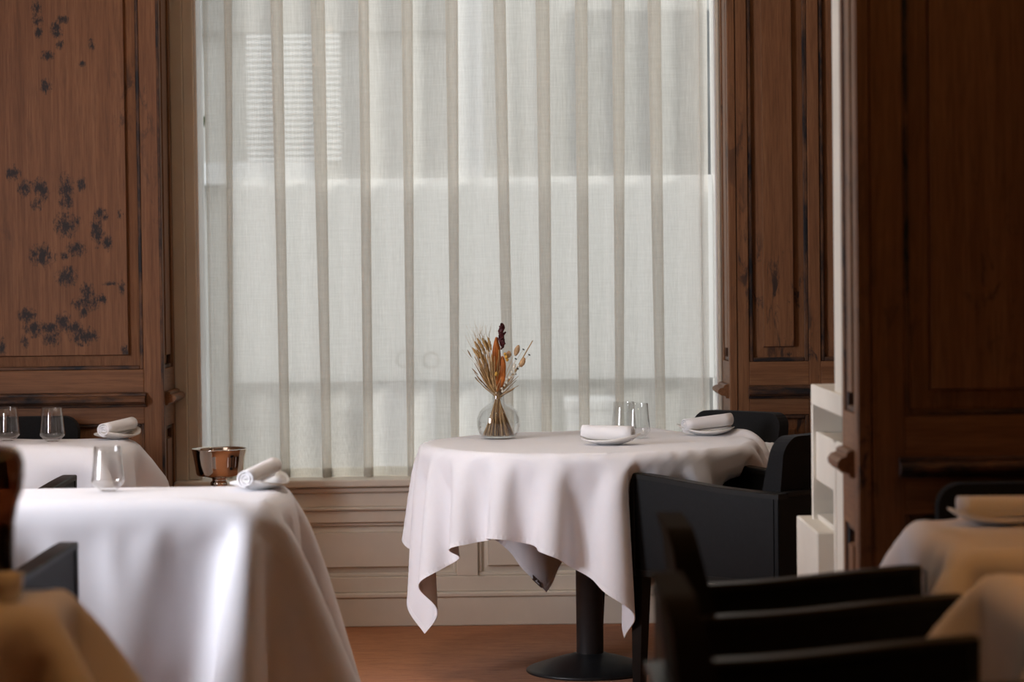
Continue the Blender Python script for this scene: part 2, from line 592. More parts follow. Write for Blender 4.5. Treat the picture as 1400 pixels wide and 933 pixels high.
dado('dado_rail', (0, YW, 0), (1, 0, 0), (0, -1, 0), -2.40, -1.312, 0.840, 0.893, 'wood_bead_h', wl)
# reveal beside the window (face looks to +X)
rv = Frame((EL, 0, 0), (0, 1, 0), (1, 0, 0), wl, 'wood_hy')
rv.b('reveal_stile', 8.652, 8.70, 0, ZC, -.02, .002, 'wood_v')
rv.b('reveal_stile', 8.905, 8.945, 0, ZC, -.02, .002, 'wood_v')
for z0, z1 in ((0, .16), (.765, .975), (2.72, ZC)):
    rv.b('reveal_rail', 8.70, 8.905, z0, z1, -.02, .002, 'wood_hy')
rv.panel(8.70, 8.905, .975, 2.72, .014, .03)
rv.panel(8.70, 8.905, .16, .765, .014, .03)
dado('dado_rail', (EL, 0, 0), (0, 1, 0), (1, 0, 0), 8.69, 8.94, .842, .893, 'wood_hy', wl)

# ---- far wall, right of the window
wr = struct(box('wall_far_right', (.802, YW + .022, 0), (XR, 9.2, ZC), 'wood_v'))
fr = Frame((0, YW, 0), (1, 0, 0), (0, -1, 0), wr, 'wood_h')
ER = .780
fr.b('stile', ER, .806, 0, ZC, -.02, .003, 'wood_v')
fr.b('stile', .808, .849, 0, ZC, -.02, 0, 'wood_v')
fr.b('stile', 1.063, 1.105, 0, ZC, -.02, 0, 'wood_v')
fr.b('stile', 1.34, 1.40, 0, ZC, -.02, 0, 'wood_v')
fr.b('stile', 1.9, XR, 0, ZC, -.02, 0, 'wood_v')
for a, c in ((.849, 1.063), (1.105, 1.34), (1.40, 1.9)):
    for z0, z1 in ((0, .16), (.785, .843), (.890, .975), (2.72, ZC)):
        fr.b('rail', a, c, z0, z1, -.02, 0, 'wood_h')
    fr.panel(a, c, .975, 2.72, .015, .036)
    fr.panel(a, c, .16, .785, .015, .036)
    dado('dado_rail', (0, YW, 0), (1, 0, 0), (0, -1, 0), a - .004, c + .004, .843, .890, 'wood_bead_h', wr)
rv = Frame((ER, 0, 0), (0, 1, 0), (-1, 0, 0), wr, 'wood_hy')
rv.b('reveal_stile', 8.652, 8.70, 0, ZC, -.02, .002, 'wood_v')
rv.b('reveal_stile', 8.905, 8.945, 0, ZC, -.02, .002, 'wood_v')
for z0, z1 in ((0, .16), (.765, .975), (2.72, ZC)):
    rv.b('reveal_rail', 8.70, 8.905, z0, z1, -.02, .002, 'wood_hy')
rv.panel(8.70, 8.905, .975, 2.72, .014, .03)
rv.panel(8.70, 8.905, .16, .765, .014, .03)
dado('dado_rail', (ER, 0, 0), (0, 1, 0), (-1, 0, 0), 8.69, 8.94, .842, .893, 'wood_hy', wr)

# panelling on the front of the added light-blocking wall
fr = Frame((0, 4.436, 0), (1, 0, 0), (0, -1, 0), ws, 'wood_h')
fr.b('stile', -1.38, -1.30, 0, ZC, -.024, 0, 'wood_v')
fr.b('stile', -2.20, -2.12, 0, ZC, -.024, 0, 'wood_v')
fr.b('stile', XL, -3.0, 0, ZC, -.024, 0, 'wood_v')
for a, c in ((-2.12, -1.38), (-3.0, -2.20)):
    for z0, z1 in ((0, .16), (.735, .975), (2.72, ZC)):
        fr.b('rail', a, c, z0, z1, -.024, 0, 'wood_h')
    fr.panel(a, c, .975, 2.72, .014, .045)
    fr.panel(a, c, .16, .735, .014, .045)
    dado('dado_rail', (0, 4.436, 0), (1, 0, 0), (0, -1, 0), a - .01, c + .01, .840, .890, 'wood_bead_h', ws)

# ---- near pier on the right
EP = .793
wp = struct(box('wall_pier_right', (EP + .022, YP + .022, 0), (XR, 5.80, ZC), 'wood_v'))
fr = Frame((0, YP, 0), (1, 0, 0), (0, -1, 0), wp, 'wood_h')
fr.b('stile', EP, EP + .030, 0, ZC, -.02, .003, 'wood_v')
fr.b('stile', EP + .032, .900, 0, ZC, -.02, 0, 'wood_v')
for a, c in ((.900, 1.62), (1.72, 2.28)):
    for z0, z1 in ((0, .16), (.735, .822), (.865, .962), (2.72, ZC)):
        fr.b('rail', a, c, z0, z1, -.02, 0, 'wood_h')
    fr.panel(a, c, .962, 2.72, .014, .045)
    fr.panel(a, c, .16, .735, .014, .045)
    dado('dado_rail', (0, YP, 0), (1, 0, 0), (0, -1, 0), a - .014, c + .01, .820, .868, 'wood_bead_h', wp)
fr.b('stile', 1.62, 1.72, 0, ZC, -.02, 0, 'wood_v')
rv = Frame((EP, 0, 0), (0, 1, 0), (-1, 0, 0), wp, 'wood_hy')
rv.b('reveal_stile', 5.552, 5.60, 0, ZC, -.03, .002, 'wood_v')
rv.b('reveal_stile', 5.77, 5.80, 0, ZC, -.03, .002, 'wood_v')
for z0, z1 in ((0, .16), (.70, .965), (2.72, ZC)):
    rv.b('reveal_rail', 5.60, 5.77, z0, z1, -.03, .002, 'wood_hy')
rv.panel(5.60, 5.77, .965, 2.72, .014, .03)
rv.panel(5.60, 5.77, .16, .70, .014, .03)
dado('dado_rail', (EP, 0, 0), (0, 1, 0), (-1, 0, 0), 5.60, 5.78, .815, .880, 'wood_hy', wp)

# ---- window wall: cream apron, jambs, sill, glass
ap = struct(box('wall_window', (EL - .02, 8.975, 0), (ER + .02, 9.2, .50), 'cream'))
yA = 8.93
A = lambda name, x0, x1, z0, z1, y0, bev=.003: box(name, (x0, y0, z0), (x1, 8.98, z1), 'cream', ap, bev)
A('baseboard', EL, ER, 0, .106, yA - .012)
A('base_cap', EL, ER, .106, .126, yA - .018, .005)
A('rail', EL, ER, .126, .183, yA)
A('rail', EL, ER, .386, .432, yA)
xs = [EL, -1.13, -.215, -.135, ER - .12, ER]
for a, c in ((EL, -1.13), (-.215, -.135), (ER - .1, ER)):
    A('stile', a, c, .183, .386, yA)
for a, c in ((-1.13, -.215), (-.135, ER - .1)):
    A('moulding', a, c, .183, .196, yA + .012)
    A('moulding', a, c, .373, .386, yA + .012)
    A('moulding', a, a + .013, .196, .373, yA + .012)
    A('moulding', c - .013, c, .196, .373, yA + .012)
    raised_panel('panel', (0, yA, 0), (1, 0, 0), (0, -1, 0), a + .013, c - .013, .196, .373, -.028, -.008, .022, 'cream', ap)
A('frieze_bead', EL, ER, .432, .445, yA - .014, .005)
A('frieze', EL, ER, .445, .498, yA - .004)
A('bed_mould', EL, ER, .498, .520, yA - .018, .006)
sill = box('sill', (EL, yA - .042, .522), (ER, 9.16, .549), 'cream', ap, .006, 2)
hd = box('window_head', (EL - .02, 8.95, 2.74), (ER + .02, 9.2, ZC), 'cream', ap)
win = struct(box('window_1', (EL, 8.948, .549), (-1.206, 9.16, 2.74), 'cream_edge', None, .003))
box('jamb_board', (-1.206, 8.962, .549), (-1.166, 9.16, 2.74), 'cream', win, .003)
box('jamb_edge', (-1.166, 8.972, .549), (-1.156, 9.16, 2.74), 'porcelain', win, .002)
box('jamb_board', (.768, 8.962, .549), (ER, 9.16, 2.74), 'cream_edge', win, .003)
box('jamb_edge', (.760, 8.972, .549), (.768, 9.16, 2.74), 'porcelain', win, .002)
box('pane', (-1.156, 9.098, .549), (.760, 9.102, 2.74), 'pane', win)
fb = box('frosted_band', (-1.05, 9.092, .902), (.760, 9.096, 1.665), 'film', win)
fb['label'] = 'frosted band across the window glass'
# two ring-shaped letters cut into the frosted band
for xr_, zr_, ro in ((-.405, .985, .034), (-.305, .980, .034)):
    v, f = [], []
    nn = 28
    for k in range(nn):
        t = 2 * math.pi * k / nn
        for rr_, yy in ((ro, 9.090), (ro * .72, 9.090), (ro, 9.0915), (ro * .72, 9.0915)):
            v.append((xr_ + rr_ * math.cos(t), yy, zr_ + rr_ * math.sin(t)))
    for k in range(nn):
        a, d = 4 * k, 4 * ((k + 1) % nn)
        f += [(a, a + 1, d + 1, d), (a + 2, d + 2, d + 3, a + 3), (a, d, d + 2, a + 2), (a + 1, a + 3, d + 3, d + 1)]
    from_py('letter', v, f, 'film_letter', win)

# ---- outside: the house across the lane, seen dimly through the linen
hx = lambda x: (x - 700) / 3305.6 * 14.0
hz = lambda y: 1.30 + (374 - y) / 3305.6 * 14.0
hs = tag(empty('house', (0, 14.2, 0)), 'pale house across the lane, dimly seen through the sheer curtain', 'building')


def ext(name, x0, x1, z0, z1, y0, y1, mat):
    return box(name, (x0, y0 - 14.2, z0), (x1, y1 - 14.2, z1), mat, hs)


ext('facade', -9, 9, -.3, 5.5, 14.2, 14.6, 'ext_wall')
ext('lintel_band', hx(250), hx(620), hz(38), hz(-70), 14.10, 14.2, 'ext_grey')
ext('pilaster', hx(622), hx(664), -.3, 4.5, 14.05, 14.2, 'ext_white')
dk = ext('dark_window', hx(778), hx(985), hz(244), hz(14), 14.12, 14.2, 'ext_dark')
ext('sill_band', hx(250), hx(430), hz(246), hz(216), 14.05, 14.2, 'ext_white')
ext('plinth', hx(770), hx(1100), -.3, hz(520), 13.95, 14.2, 'ext_grey')
ext('dark_door', hx(440), hx(520), -.3, hz(560), 14.1, 14.2, 'ext_grey')
sf = ext('shutter', hx(338), hx(470), hz(216), hz(40), 14.14, 14.19, 'ext_grey')
zz = hz(214)
sl = None
while zz < hz(44):
    if sl is None:
        sl = ext('louvre_slat', hx(340), hx(468), zz, zz + .019, 14.10, 14.14, 'ext_white')
        sl.parent = sf
        z_first = zz
    else:
        c_ = sl.copy()
        COL.objects.link(c_)
        c_.location = (0, 0, zz - z_first)
    zz += .034
gl = struct(box('floor_lane', (-9, 9.3, -.30), (9, 14.2, -.12), 'ext_ground'))
for i, (x0, x1, z1, yy, mt, lb) in enumerate([(hx(525), hx(600), .80, 13.0, 'ext_white', 'white planter box in the lane behind the middle of the curtain'),
                                             (hx(645), hx(668), .82, 13.2, 'ext_white', 'narrow white post in the lane behind the dried flowers'),
                                             (hx(770), hx(830), .62, 13.2, 'ext_white', 'low white box in the lane behind the drinking glasses')]):
    pb = tag(empty('planter_box', ((x0 + x1) / 2, yy, -.12)), lb, 'planter', 'white boxes in the lane')
    w_ = (x1 - x0) / 2
    box('body', (-w_, -.2, 0), (w_, .2, z1 + .06), mt, pb, .01)
    box('rim', (-w_ - .015, -.215, z1 + .06), (w_ + .015, .215, z1 + .12), mt, pb, .01)
# shrub at the left edge of the window
sh = tag(empty('shrub', (-1.95, 12.2, -.12)), 'dark green leafy shrub outside the window, left of the curtain', 'shrub')
rs = random.Random(3)
tube('trunk', [(0, 0, 0), (.02, 0, .6), (-.03, .02, 1.3), (.02, 0, 2.1)], [.04, .035, .03, .015], 'straw_dark', sh, 8)
v, f = [], []
for k in range(1500):
    a, z = rs.uniform(0, 6.28), rs.uniform(1.55, 3.3)
    r_ = rs.uniform(.02, .42) * (1 - .25 * abs(z - 2.3))
    c_ = Vector((r_ * math.cos(a), r_ * math.sin(a), z))
    d1 = Vector((rs.uniform(-1, 1), rs.uniform(-1, 1), rs.uniform(-1, 1))).normalized() * .06
    d2 = d1.orthogonal().normalized() * .025
    i0 = len(v)
    v += [c_ - d1, c_ + d2, c_ + d1, c_ - d2]
    f.append((i0, i0 + 1, i0 + 2, i0 + 3))
fo = from_py('foliage', v, f, 'ext_leaf', sh)
fo['kind'] = 'stuff'

# ------------------------------------------------------------------ curtain
cur = tag(empty('sheer_curtain', (-.2, 9.03, .55)), 'off-white sheer linen curtain hanging in soft folds across the window', 'curtain')
X0, X1 = -1.140, .742
NU, NV = 620, 44
u = np.linspace(0, 1, NU)
rs = np.random.RandomState(5)
nf = 12
edges = np.cumsum(np.r_[0, 1 + .22 * rs.uniform(-1, 1, nf)])
edges /= edges[-1]
phi = np.interp(u, edges, np.arange(nf + 1))
amp_f = np.interp(u, np.linspace(0, 1, nf + 1), .72 + .33 * rs.uniform(0, 1, nf + 1))
per = (X1 - X0) / nf
grid = np.zeros((NV, NU, 3))
zt, zb = 2.738, .551
for i in range(NV):
    t = i / (NV - 1)                    # 0 top .. 1 bottom
    z = zt + (zb - zt) * t
    k = 1.0 - .30 * t
    dph = .10 * t * np.sin(u * 17 + 1) + .05 * t * t * np.sin(u * 41)
    ph = 2 * np.pi * (phi + dph)
    y = 9.030 + amp_f * k * (.056 * np.sin(ph) + .007 * np.sin(2 * ph + 1.3) + .006 * np.sin(3 * ph + 9 * u)) + .004 * np.sin(u * 60 + 6 * t)
    sk = (.38 * (1 - .22 * t)) * per
    x = X0 + (X1 - X0) * u - sk * amp_f * np.sin(ph + 1.35) * np.minimum(1, 14 * np.minimum(u, 1 - u)) + .05 * per * np.sin(2 * ph)
    bun = np.exp(-((u - .22) / .10) ** 2) * max(0, (t - .80) / .20) ** 2
    y = y - .022 * bun * (1 + np.sin(2 * np.pi * (phi * 1.0) + .5))
    grid[i, :, 0] = np.clip(x, X0, X1)
    grid[i, :, 1] = np.clip(y, 8.972, 9.088)
    grid[i, :, 2] = z
v = grid.reshape(-1, 3) - np.array([-.2, 9.03, .55])
f = [(i * NU + j, i * NU + j + 1, (i + 1) * NU + j + 1, (i + 1) * NU + j) for i in range(NV - 1) for j in range(NU - 1)]
from_py('curtain_cloth', v, f, 'sheer', cur, True)
# doubled hem at the foot
hv = []
r_ = grid[-1].copy()
q_ = grid[-2].copy()
tt = (.586 - r_[0, 2]) / (q_[0, 2] - r_[0, 2])
top_ = r_ + (q_ - r_) * tt
for off in (-.0025, .0025):
    for row in (r_, top_):
        rr_ = row.copy()
        rr_[:, 1] += off
        hv.append(rr_)
hv = np.concatenate(hv) - np.array([-.2, 9.03, .55])
f = []
for s_ in (0, 1):
    b0 = s_ * 2 * NU
    f += [(b0 + j, b0 + j + 1, b0 + NU + j + 1, b0 + NU + j) for j in range(NU - 1)]
ho = from_py('hem', hv, f, 'sheer', cur, True)
ho['label'] = 'darker doubled hem of the curtain'

# ------------------------------------------------------------------ cloth draping


def obb(c, ax, half, r=.008, off=(0, 0)):
    """collider box: centre, rotation about z, half sizes"""
    return (np.array(c, float), ax, np.array(half, float), r, np.array((off[0], off[1], 0.0)))


def chair_boxes(c, a, slide=.42):
    # the chair starts pulled back by `slide` and is pushed in while the cloth settles
    off = (math.sin(a) * slide, -math.cos(a) * slide)
    W, D = .50, .55
    ca, sa = math.cos(a), math.sin(a)
    out_ = []
    for lx, ly, lz, hx_, hy_, hz_ in ((-W / 2 + .022, 0, .53, .026, D / 2, .162), (W / 2 - .022, 0, .53, .026, D / 2, .162),
                                      (0, -D / 2 + .06, .60, W / 2, .065, .225), (0, .02, .41, W / 2 - .02, D / 2 - .03, .055)):
        out_.append(obb((c[0] + ca * lx - sa * ly, c[1] + sa * lx + ca * ly, lz), a, (hx_, hy_, hz_), .008, off))
    return out_


def push_box(p, b, k=0.0, eps=.004):
    c, a, h, r, off = b
    c = c + off * k
    ca, sa = math.cos(a), math.sin(a)
    d = p - c
    l = np.stack((ca * d[:, 0] + sa * d[:, 1], -sa * d[:, 0] + ca * d[:, 1], d[:, 2]), 1)
    q = np.abs(l) - (h - r)
    near = np.all(q < r + eps, 1)
    if not near.any():
        return None, None
    idx = np.nonzero(near)[0]
    l, q = l[idx], q[idx]
    qp = np.maximum(q, 0)
    ln = np.sqrt((qp ** 2).sum(1))
    sd = ln + np.minimum(q.max(1), 0) - r
    hit = sd < eps
    if not hit.any():
        return None, None
    idx, l, q, qp, ln, sd = idx[hit], l[hit], q[hit], qp[hit], ln[hit], sd[hit]
    g = np.zeros_like(l)
    ins = ln < 1e-9
    g[~ins] = qp[~ins] / ln[~ins, None]
    am = q.argmax(1)
    g[ins, am[ins]] = 1
    g *= np.sign(l + 1e-12)
    mv = g * (eps - sd)[:, None]
    wv_ = np.stack((ca * mv[:, 0] - sa * mv[:, 1], sa * mv[:, 0] + ca * mv[:, 1], mv[:, 2]), 1)
    return idx, wv_


def push_disc(p, c, R, top, th, r=.010, eps=.004):
    d = p - np.array([c[0], c[1], top - th / 2])
    rr = np.sqrt(d[:, 0] ** 2 + d[:, 1] ** 2) + 1e-12
    q0, q1 = rr - (R - r), np.abs(d[:, 2]) - (th / 2 - r)
    near = (q0 < r + eps) & (q1 < r + eps)
    idx = np.nonzero(near)[0]
    if not len(idx):
        return None, None
    q0, q1, d, rr = q0[idx], q1[idx], d[idx], rr[idx]
    p0, p1 = np.maximum(q0, 0), np.maximum(q1, 0)
    ln = np.sqrt(p0 ** 2 + p1 ** 2)
    sd = ln + np.minimum(np.maximum(q0, q1), 0) - r
    gr, gz_ = np.where(ln > 1e-9, p0 / (ln + 1e-12), (q0 > q1) * 1.0), np.where(ln > 1e-9, p1 / (ln + 1e-12), (q0 <= q1) * 1.0)
    gz_ = gz_ * np.sign(d[:, 2])
    mv = np.maximum(eps - sd, 0)
    return idx, np.stack((gr * d[:, 0] / rr * mv, gr * d[:, 1] / rr * mv, gz_ * mv), 1)


def drape(size_x, size_y, c, rot, top, n, colliders, disc=None, steps=150, iters=9, seed=1, bend=.12, shear=.35, kick=None):
    nx = n
    ny = max(8, int(round(n * size_y / size_x)))
    gx_ = np.linspace(-size_x / 2, size_x / 2, nx)
    gy_ = np.linspace(-size_y / 2, size_y / 2, ny)
    A_, B_ = np.meshgrid(gx_, gy_, indexing='ij')
    ca, sa = math.cos(rot), math.sin(rot)
    p = np.stack((c[0] + ca * A_ - sa * B_, c[1] + sa * A_ + ca * B_, np.full_like(A_, top + .006)), 2)
    rs_ = np.random.RandomState(seed)
    p[:, :, 2] += rs_.uniform(0, .004, A_.shape)
    v_ = np.zeros_like(p)
    dx, dy = gx_[1] - gx_[0], gy_[1] - gy_[0]
    dg = math.hypot(dx, dy)
    cons = []
    for s_ in (0, 1):
        m_ = (nx - s_) // 2
        cons.append(((slice(s_, s_ + 2 * m_ - 1, 2), slice(None)), (slice(s_ + 1, s_ + 2 * m_, 2), slice(None)), dx, 1.0))
        m_ = (ny - s_) // 2
        cons.append(((slice(None), slice(s_, s_ + 2 * m_ - 1, 2)), (slice(None), slice(s_ + 1, s_ + 2 * m_, 2)), dy, 1.0))
        m_ = (nx - s_) // 2
        ra, rb = slice(s_, s_ + 2 * m_ - 1, 2), slice(s_ + 1, s_ + 2 * m_, 2)
        cons.append(((ra, slice(0, -1)), (rb, slice(1, None)), dg, shear))
        cons.append(((ra, slice(1, None)), (rb, slice(0, -1)), dg, shear))
    bcons = []
    for s_ in range(4):
        m_ = (nx - 2 - s_ + 3) // 4
        if m_ > 0:
            bcons.append(((slice(s_, s_ + 4 * (m_ - 1) + 1, 4), slice(None)), (slice(s_ + 2, s_ + 2 + 4 * (m_ - 1) + 1, 4), slice(None)), 2 * dx, bend))
        m_ = (ny - 2 - s_ + 3) // 4
        if m_ > 0:
            bcons.append(((slice(None), slice(s_, s_ + 4 * (m_ - 1) + 1, 4)), (slice(None), slice(s_ + 2, s_ + 2 + 4 * (m_ - 1) + 1, 4)), 2 * dy, bend))
    dt = 1 / 500.0
    nsub = steps * 10
    for st_ in range(nsub):
        ks = min(1, max(0, (st_ / nsub - .35) / .35))
        ks = 1 - ks * ks * (3 - 2 * ks)
        v_[:, :, 2] -= 9.8 * dt
        if kick is not None and st_ < nsub * .6:
            v_ += kick(p) * dt
        v_ *= .9975 if st_ < nsub * .55 else .990
        old = p
        p = p + v_ * dt
        for a_, b_, rest, k in (cons + bcons if st_ % 2 == 0 else cons):
            d = p[b_] - p[a_]
            ln = np.sqrt(np.einsum('ijk,ijk->ij', d, d)) + 1e-12
            w_ = (.5 * k * (1 - rest / ln))[:, :, None] * d
            p[a_] += w_
            p[b_] -= w_
        fl = p.reshape(-1, 3)
        tf = np.zeros(len(fl), bool)
        if disc is not None:
            idx, mv = push_disc(fl, *disc)
            if idx is not None:
                fl[idx] += mv
                tf[idx] = True
        for b in colliders:
            idx, mv = push_box(fl, b, ks)
            if idx is not None:
                fl[idx] += mv
                tf[idx] = True
        np.maximum(fl[:, 2], .006, out=fl[:, 2])
        v_ = (p - old) / dt
        v_.reshape(-1, 3)[tf] *= .6
    return p


def upsample(p):
    def up1(a):
        n = a.shape[0]
        e = np.concatenate((2 * a[:1] - a[1:2], a, 2 * a[-1:] - a[-2:-1]))
        mid = (-e[:-3] + 9 * e[1:-2] + 9 * e[2:-1] - e[3:]) / 16
        o_ = np.empty((2 * n - 1,) + a.shape[1:])
        o_[0::2] = a
        o_[1::2] = mid
        return o_
    return up1(up1(p).swapaxes(0, 1)).swapaxes(0, 1)


def cloth_obj(name, p, base, label, cat='tablecloth', group=None, ups=1, hem=.014):
    for _ in range(ups):
        p = upsample(p)
    a, b = p.shape[:2]
    du, dv = np.gradient(p, axis=0), np.gradient(p, axis=1)
    nr = np.cross(du, dv)
    nr /= np.linalg.norm(nr, axis=2, keepdims=True) + 1e-9
    root = tag(empty(name, base), label, cat, group)
    q = p - np.array(base)
    th = .0008
    V = np.concatenate(((q + nr * th).reshape(-1, 3), (q - nr * th).reshape(-1, 3)))
    idx = np.arange(a * b).reshape(a, b)
    quads = np.stack((idx[:-1, :-1], idx[1:, :-1], idx[1:, 1:], idx[:-1, 1:]), 2).reshape(-1, 4)
    Fq = [tuple(x) for x in quads.tolist()] + [tuple(x) for x in (quads[:, ::-1] + a * b).tolist()]
    rim = list(idx[:, 0]) + list(idx[-1, 1:]) + list(idx[-2::-1, -1]) + list(idx[0, -2:0:-1])
    for k in range(len(rim)):
        i0, i1 = int(rim[k]), int(rim[(k + 1) % len(rim)])
        Fq.append((i1, i0, i0 + a * b, i1 + a * b))
    from_py('cloth', V, Fq, 'linen', root, True)
    # stitched hem: a doubled band along the four edges
    if hem:
        s0 = np.linalg.norm(p[0] - p[1], axis=1).mean()
        k = hem / s0
        v, f = [], []
        for line, inner, nn in ((q[0], q[1], nr[0]), (q[-1], q[-2], nr[-1]), (q[:, 0], q[:, 1], nr[:, 0]), (q[:, -1], q[:, -2], nr[:, -1])):
            inn = line + (inner - line) * k
            i0, m_ = len(v), len(line)
            for off in (th + .0007, -th - .0007):
                v += [tuple(x) for x in (line + nn * off)]
                v += [tuple(x) for x in (inn + nn * off)]
            for j in range(m_ - 1):
                A0, B0, C0, D0 = i0 + j, i0 + m_ + j, i0 + 2 * m_ + j, i0 + 3 * m_ + j
                f += [(A0, A0 + 1, B0 + 1, B0), (C0, D0, D0 + 1, C0 + 1), (A0, C0, C0 + 1, A0 + 1), (B0, B0 + 1, D0 + 1, D0)]
        from_py('hem', v, f, 'linen_hem', root, False)
    return root, p, nr


# ------------------------------------------------------------------ chairs
CH_W, CH_D = .50, .55


def arm_z(t):
    s_ = min(1, max(0, (t - .30) / .70))
    return .652 + .024 * t + .015 * s_ * s_ * (3 - 2 * s_)


def build_chair():
    root = empty('armchair')
    W, D = CH_W, CH_D
    for sx in (-1, 1):
        for sy in (-1, 1):
            bm = bmesh.new()
            cx, cy = sx * (W / 2 - .024), sy * (D / 2 - .024)
            ox, oy = sx * (W / 2 - .017), sy * (D / 2 - .017) - (0 if sy > 0 else .03)
            vs = []
            for (px_, py_, z, h) in ((ox, oy, 0, .014), (cx, cy, .376, .022)):
                vs += [bm.verts.new((px_ + a * h, py_ + b * h, z)) for a, b in ((-1, -1), (1, -1), (1, 1), (-1, 1))]
            for q in ((3, 2, 1, 0), (4, 5, 6, 7), (0, 1, 5, 4), (1, 2, 6, 5), (2, 3, 7, 6), (3, 0, 4, 7)):
                bm.faces.new([vs[i] for i in q])
            from_bm('leg', bm, 'black_wood', root)
    n = 16
    for sx in (-1, 1):
        # upholstered side panel, its top following the arm
        v, f = [], []
        for k in range(n + 1):
            t = k / n
            y = -D / 2 + .02 + t * (D - .035)
            for x in (sx * (W / 2 - .003), sx * (W / 2 - .042)):
                v += [(x, y, .392), (x, y, arm_z(t) - .014)]
        for k in range(n):
            a, b = 4 * k, 4 * k + 4
            f += [(a, b, b + 1, a + 1), (a + 2, a + 3, b + 3, b + 2), (a + 1, b + 1, b + 3, a + 3), (a, a + 2, b + 2, b)]
        f += [(0, 1, 3, 2), (4 * n, 4 * n + 2, 4 * n + 3, 4 * n + 1)]
        bm = bmesh.new()
        vs = [bm.verts.new(p) for p in v]
        for q in f:
            bm.faces.new([vs[i] for i in q])
        pn = from_bm('side_panel', bm, 'black_leather', root)
        # wooden arm rail swept along the top
        v, f = [], []
        for k in range(n + 1):
            t = k / n
            y = -D / 2 + t * D
            z1 = arm_z(t)
            z0 = z1 - .016
            for x, z in ((W / 2, z0), (W / 2, z1 - .003), (W / 2 - .003, z1), (W / 2 - .044, z1), (W / 2 - .047, z1 - .003), (W / 2 - .047, z0)):
                v.append((sx * x, y, z))
        for k in range(n):
            for j in range(6):
                j2 = (j + 1) % 6
                f.append((6 * k + j, 6 * k + j2, 6 * k + 6 + j2, 6 * k + 6 + j))
        f += [tuple(range(6))[::-1], tuple(6 * n + j for j in range(6))]
        bm = bmesh.new()
        vs = [bm.verts.new(p) for p in v]
        for q in f:
            bm.faces.new([vs[i] for i in q])
        from_bm('arm_rail', bm, 'black_wood', root)
        box('front_stile', (sx * (W / 2), D / 2 - .018, .376), (sx * (W / 2 - .047), D / 2, arm_z(1) - .014), 'black_wood', root, .002)
        box('side_rail', (sx * (W / 2), -D / 2, .376), (sx * (W / 2 - .045), D / 2 - .018, .396), 'black_wood', root, .002)
    box('back_panel', (-W / 2 + .006, -D / 2 + .003, .392), (W / 2 - .006, -D / 2 + .042, .641), 'black_leather', root, .003)
    box('back_rail', (-W / 2 + .047, -D / 2, .639), (W / 2 - .047, -D / 2 + .047, .655), 'black_wood', root, .002)
    box('back_rail', (-W / 2, -D / 2, .376), (W / 2, -D / 2 + .045, .396), 'black_wood', root, .002)
    box('seat_rail', (-W / 2 + .047, D / 2 - .03, .376), (W / 2 - .047, D / 2 - .005, .40), 'black_wood', root, .002)
    box('seat', (-W / 2 + .05, -D / 2 + .05, .398), (W / 2 - .05, D / 2 - .006, .462), 'black_fabric', root, .018, 3)
    # padded backrest: rounded top corners, thicker at the foot, leaning back
    pts = []
    hw, zt_, rc = .196, .815, .055
    pts.append((-hw, .45))
    for k in range(7):
        a = math.pi - k * math.pi / 12
        pts.append((-hw + rc + rc * math.cos(a), zt_ - rc + rc * math.sin(a)))
    for k in range(7):
        a = math.pi / 2 - k * math.pi / 12
        pts.append((hw - rc + rc * math.cos(a), zt_ - rc + rc * math.sin(a)))
    pts.append((hw, .45))
    bm = bmesh.new()
    lo, hi = [], []
    for x, z in pts:
        t = (z - .45) / (zt_ - .45)
        lo.append(bm.verts.new((x, -D / 2 + .049 - max(0, t - .55) * .10, z)))
        hi.append(bm.verts.new((x, -D / 2 + .145 - t * .09, z)))
    bm.faces.new(lo)
    bm.faces.new(hi[::-1])
    for k in range(len(pts)):
        k2 = (k + 1) % len(pts)
        bm.faces.new((lo[k], hi[k], hi[k2], lo[k2]))
    bmesh.ops.bevel(bm, geom=[e_ for e_ in bm.edges if len(e_.link_faces) == 2 and e_.calc_face_angle(0) > 1.0], offset=.014, segments=3, affect='EDGES', profile=.5)
    from_bm('backrest', bm, 'black_fabric', root)
    return root


CHAIRS = [  # x, y, heading, label
    ('C', .723, 7.356, 48.8, 'black leather armchair drawn up to the front of the round table'),
    ('D', .620, 8.195, 135.0, 'black armchair behind the round table, against the panelled wall'),
    ('A', .559, 4.735, -90.0, 'dark blurred armchair facing the warm-lit table with the napkin, right foreground'),
    ('B', .490, 3.765, -90.0, 'nearest dark blurred armchair, cut by the bottom edge of the photo'),
    ('LF', -1.297, 5.355, -7.8, 'black armchair in front of the white table in the left foreground'),
    ('LB', -1.646, 7.283, -7.8, 'black armchair with its arm tip before the rear left table'),
    ('LW', -1.735, 8.330, 180.0, 'black armchair between the rear left table and the stained panel'),
    ('RW', 1.15, 5.215, 180.0, 'black chair back just behind the napkin on the right table'),
]
base_chair = build_chair()
CH = {}
for i, (k, x, y, a, lb) in enumerate(CHAIRS):
    o = base_chair if i == 0 else copy_tree(base_chair)
    o.location = (x, y, 0)
    o.rotation_euler = (0, 0, math.radians(a))
    tag(o, lb, 'chair', 'black armchairs')
    CH[k] = ((x, y), math.radians(a))

# ------------------------------------------------------------------ round table
TZ = .746
RC = (.243, 7.875)
RT = tag(empty('round_table', (RC[0], RC[1], 0)), 'round pedestal table with black pole and dished base under the white cloth', 'table')
lathe('tabletop', [(.001, .718), (.525, .718), (.533, .724), (.533, .736), (.526, TZ - .003), (.001, TZ - .003)], 'plywood', RT, 64)
lathe('pole', [(.0443, .030), (.0443, .70), (.10, .704), (.10, .718), (.001, .718)], 'black_metal', RT, 40)
lathe('base', [(.207, 0), (.210, .003), (.209, .008), (.200, .013), (.155, .028), (.10, .045), (.066, .053), (.055, .058), (.046, .060), (.040, .060)], 'black_metal', RT, 64)


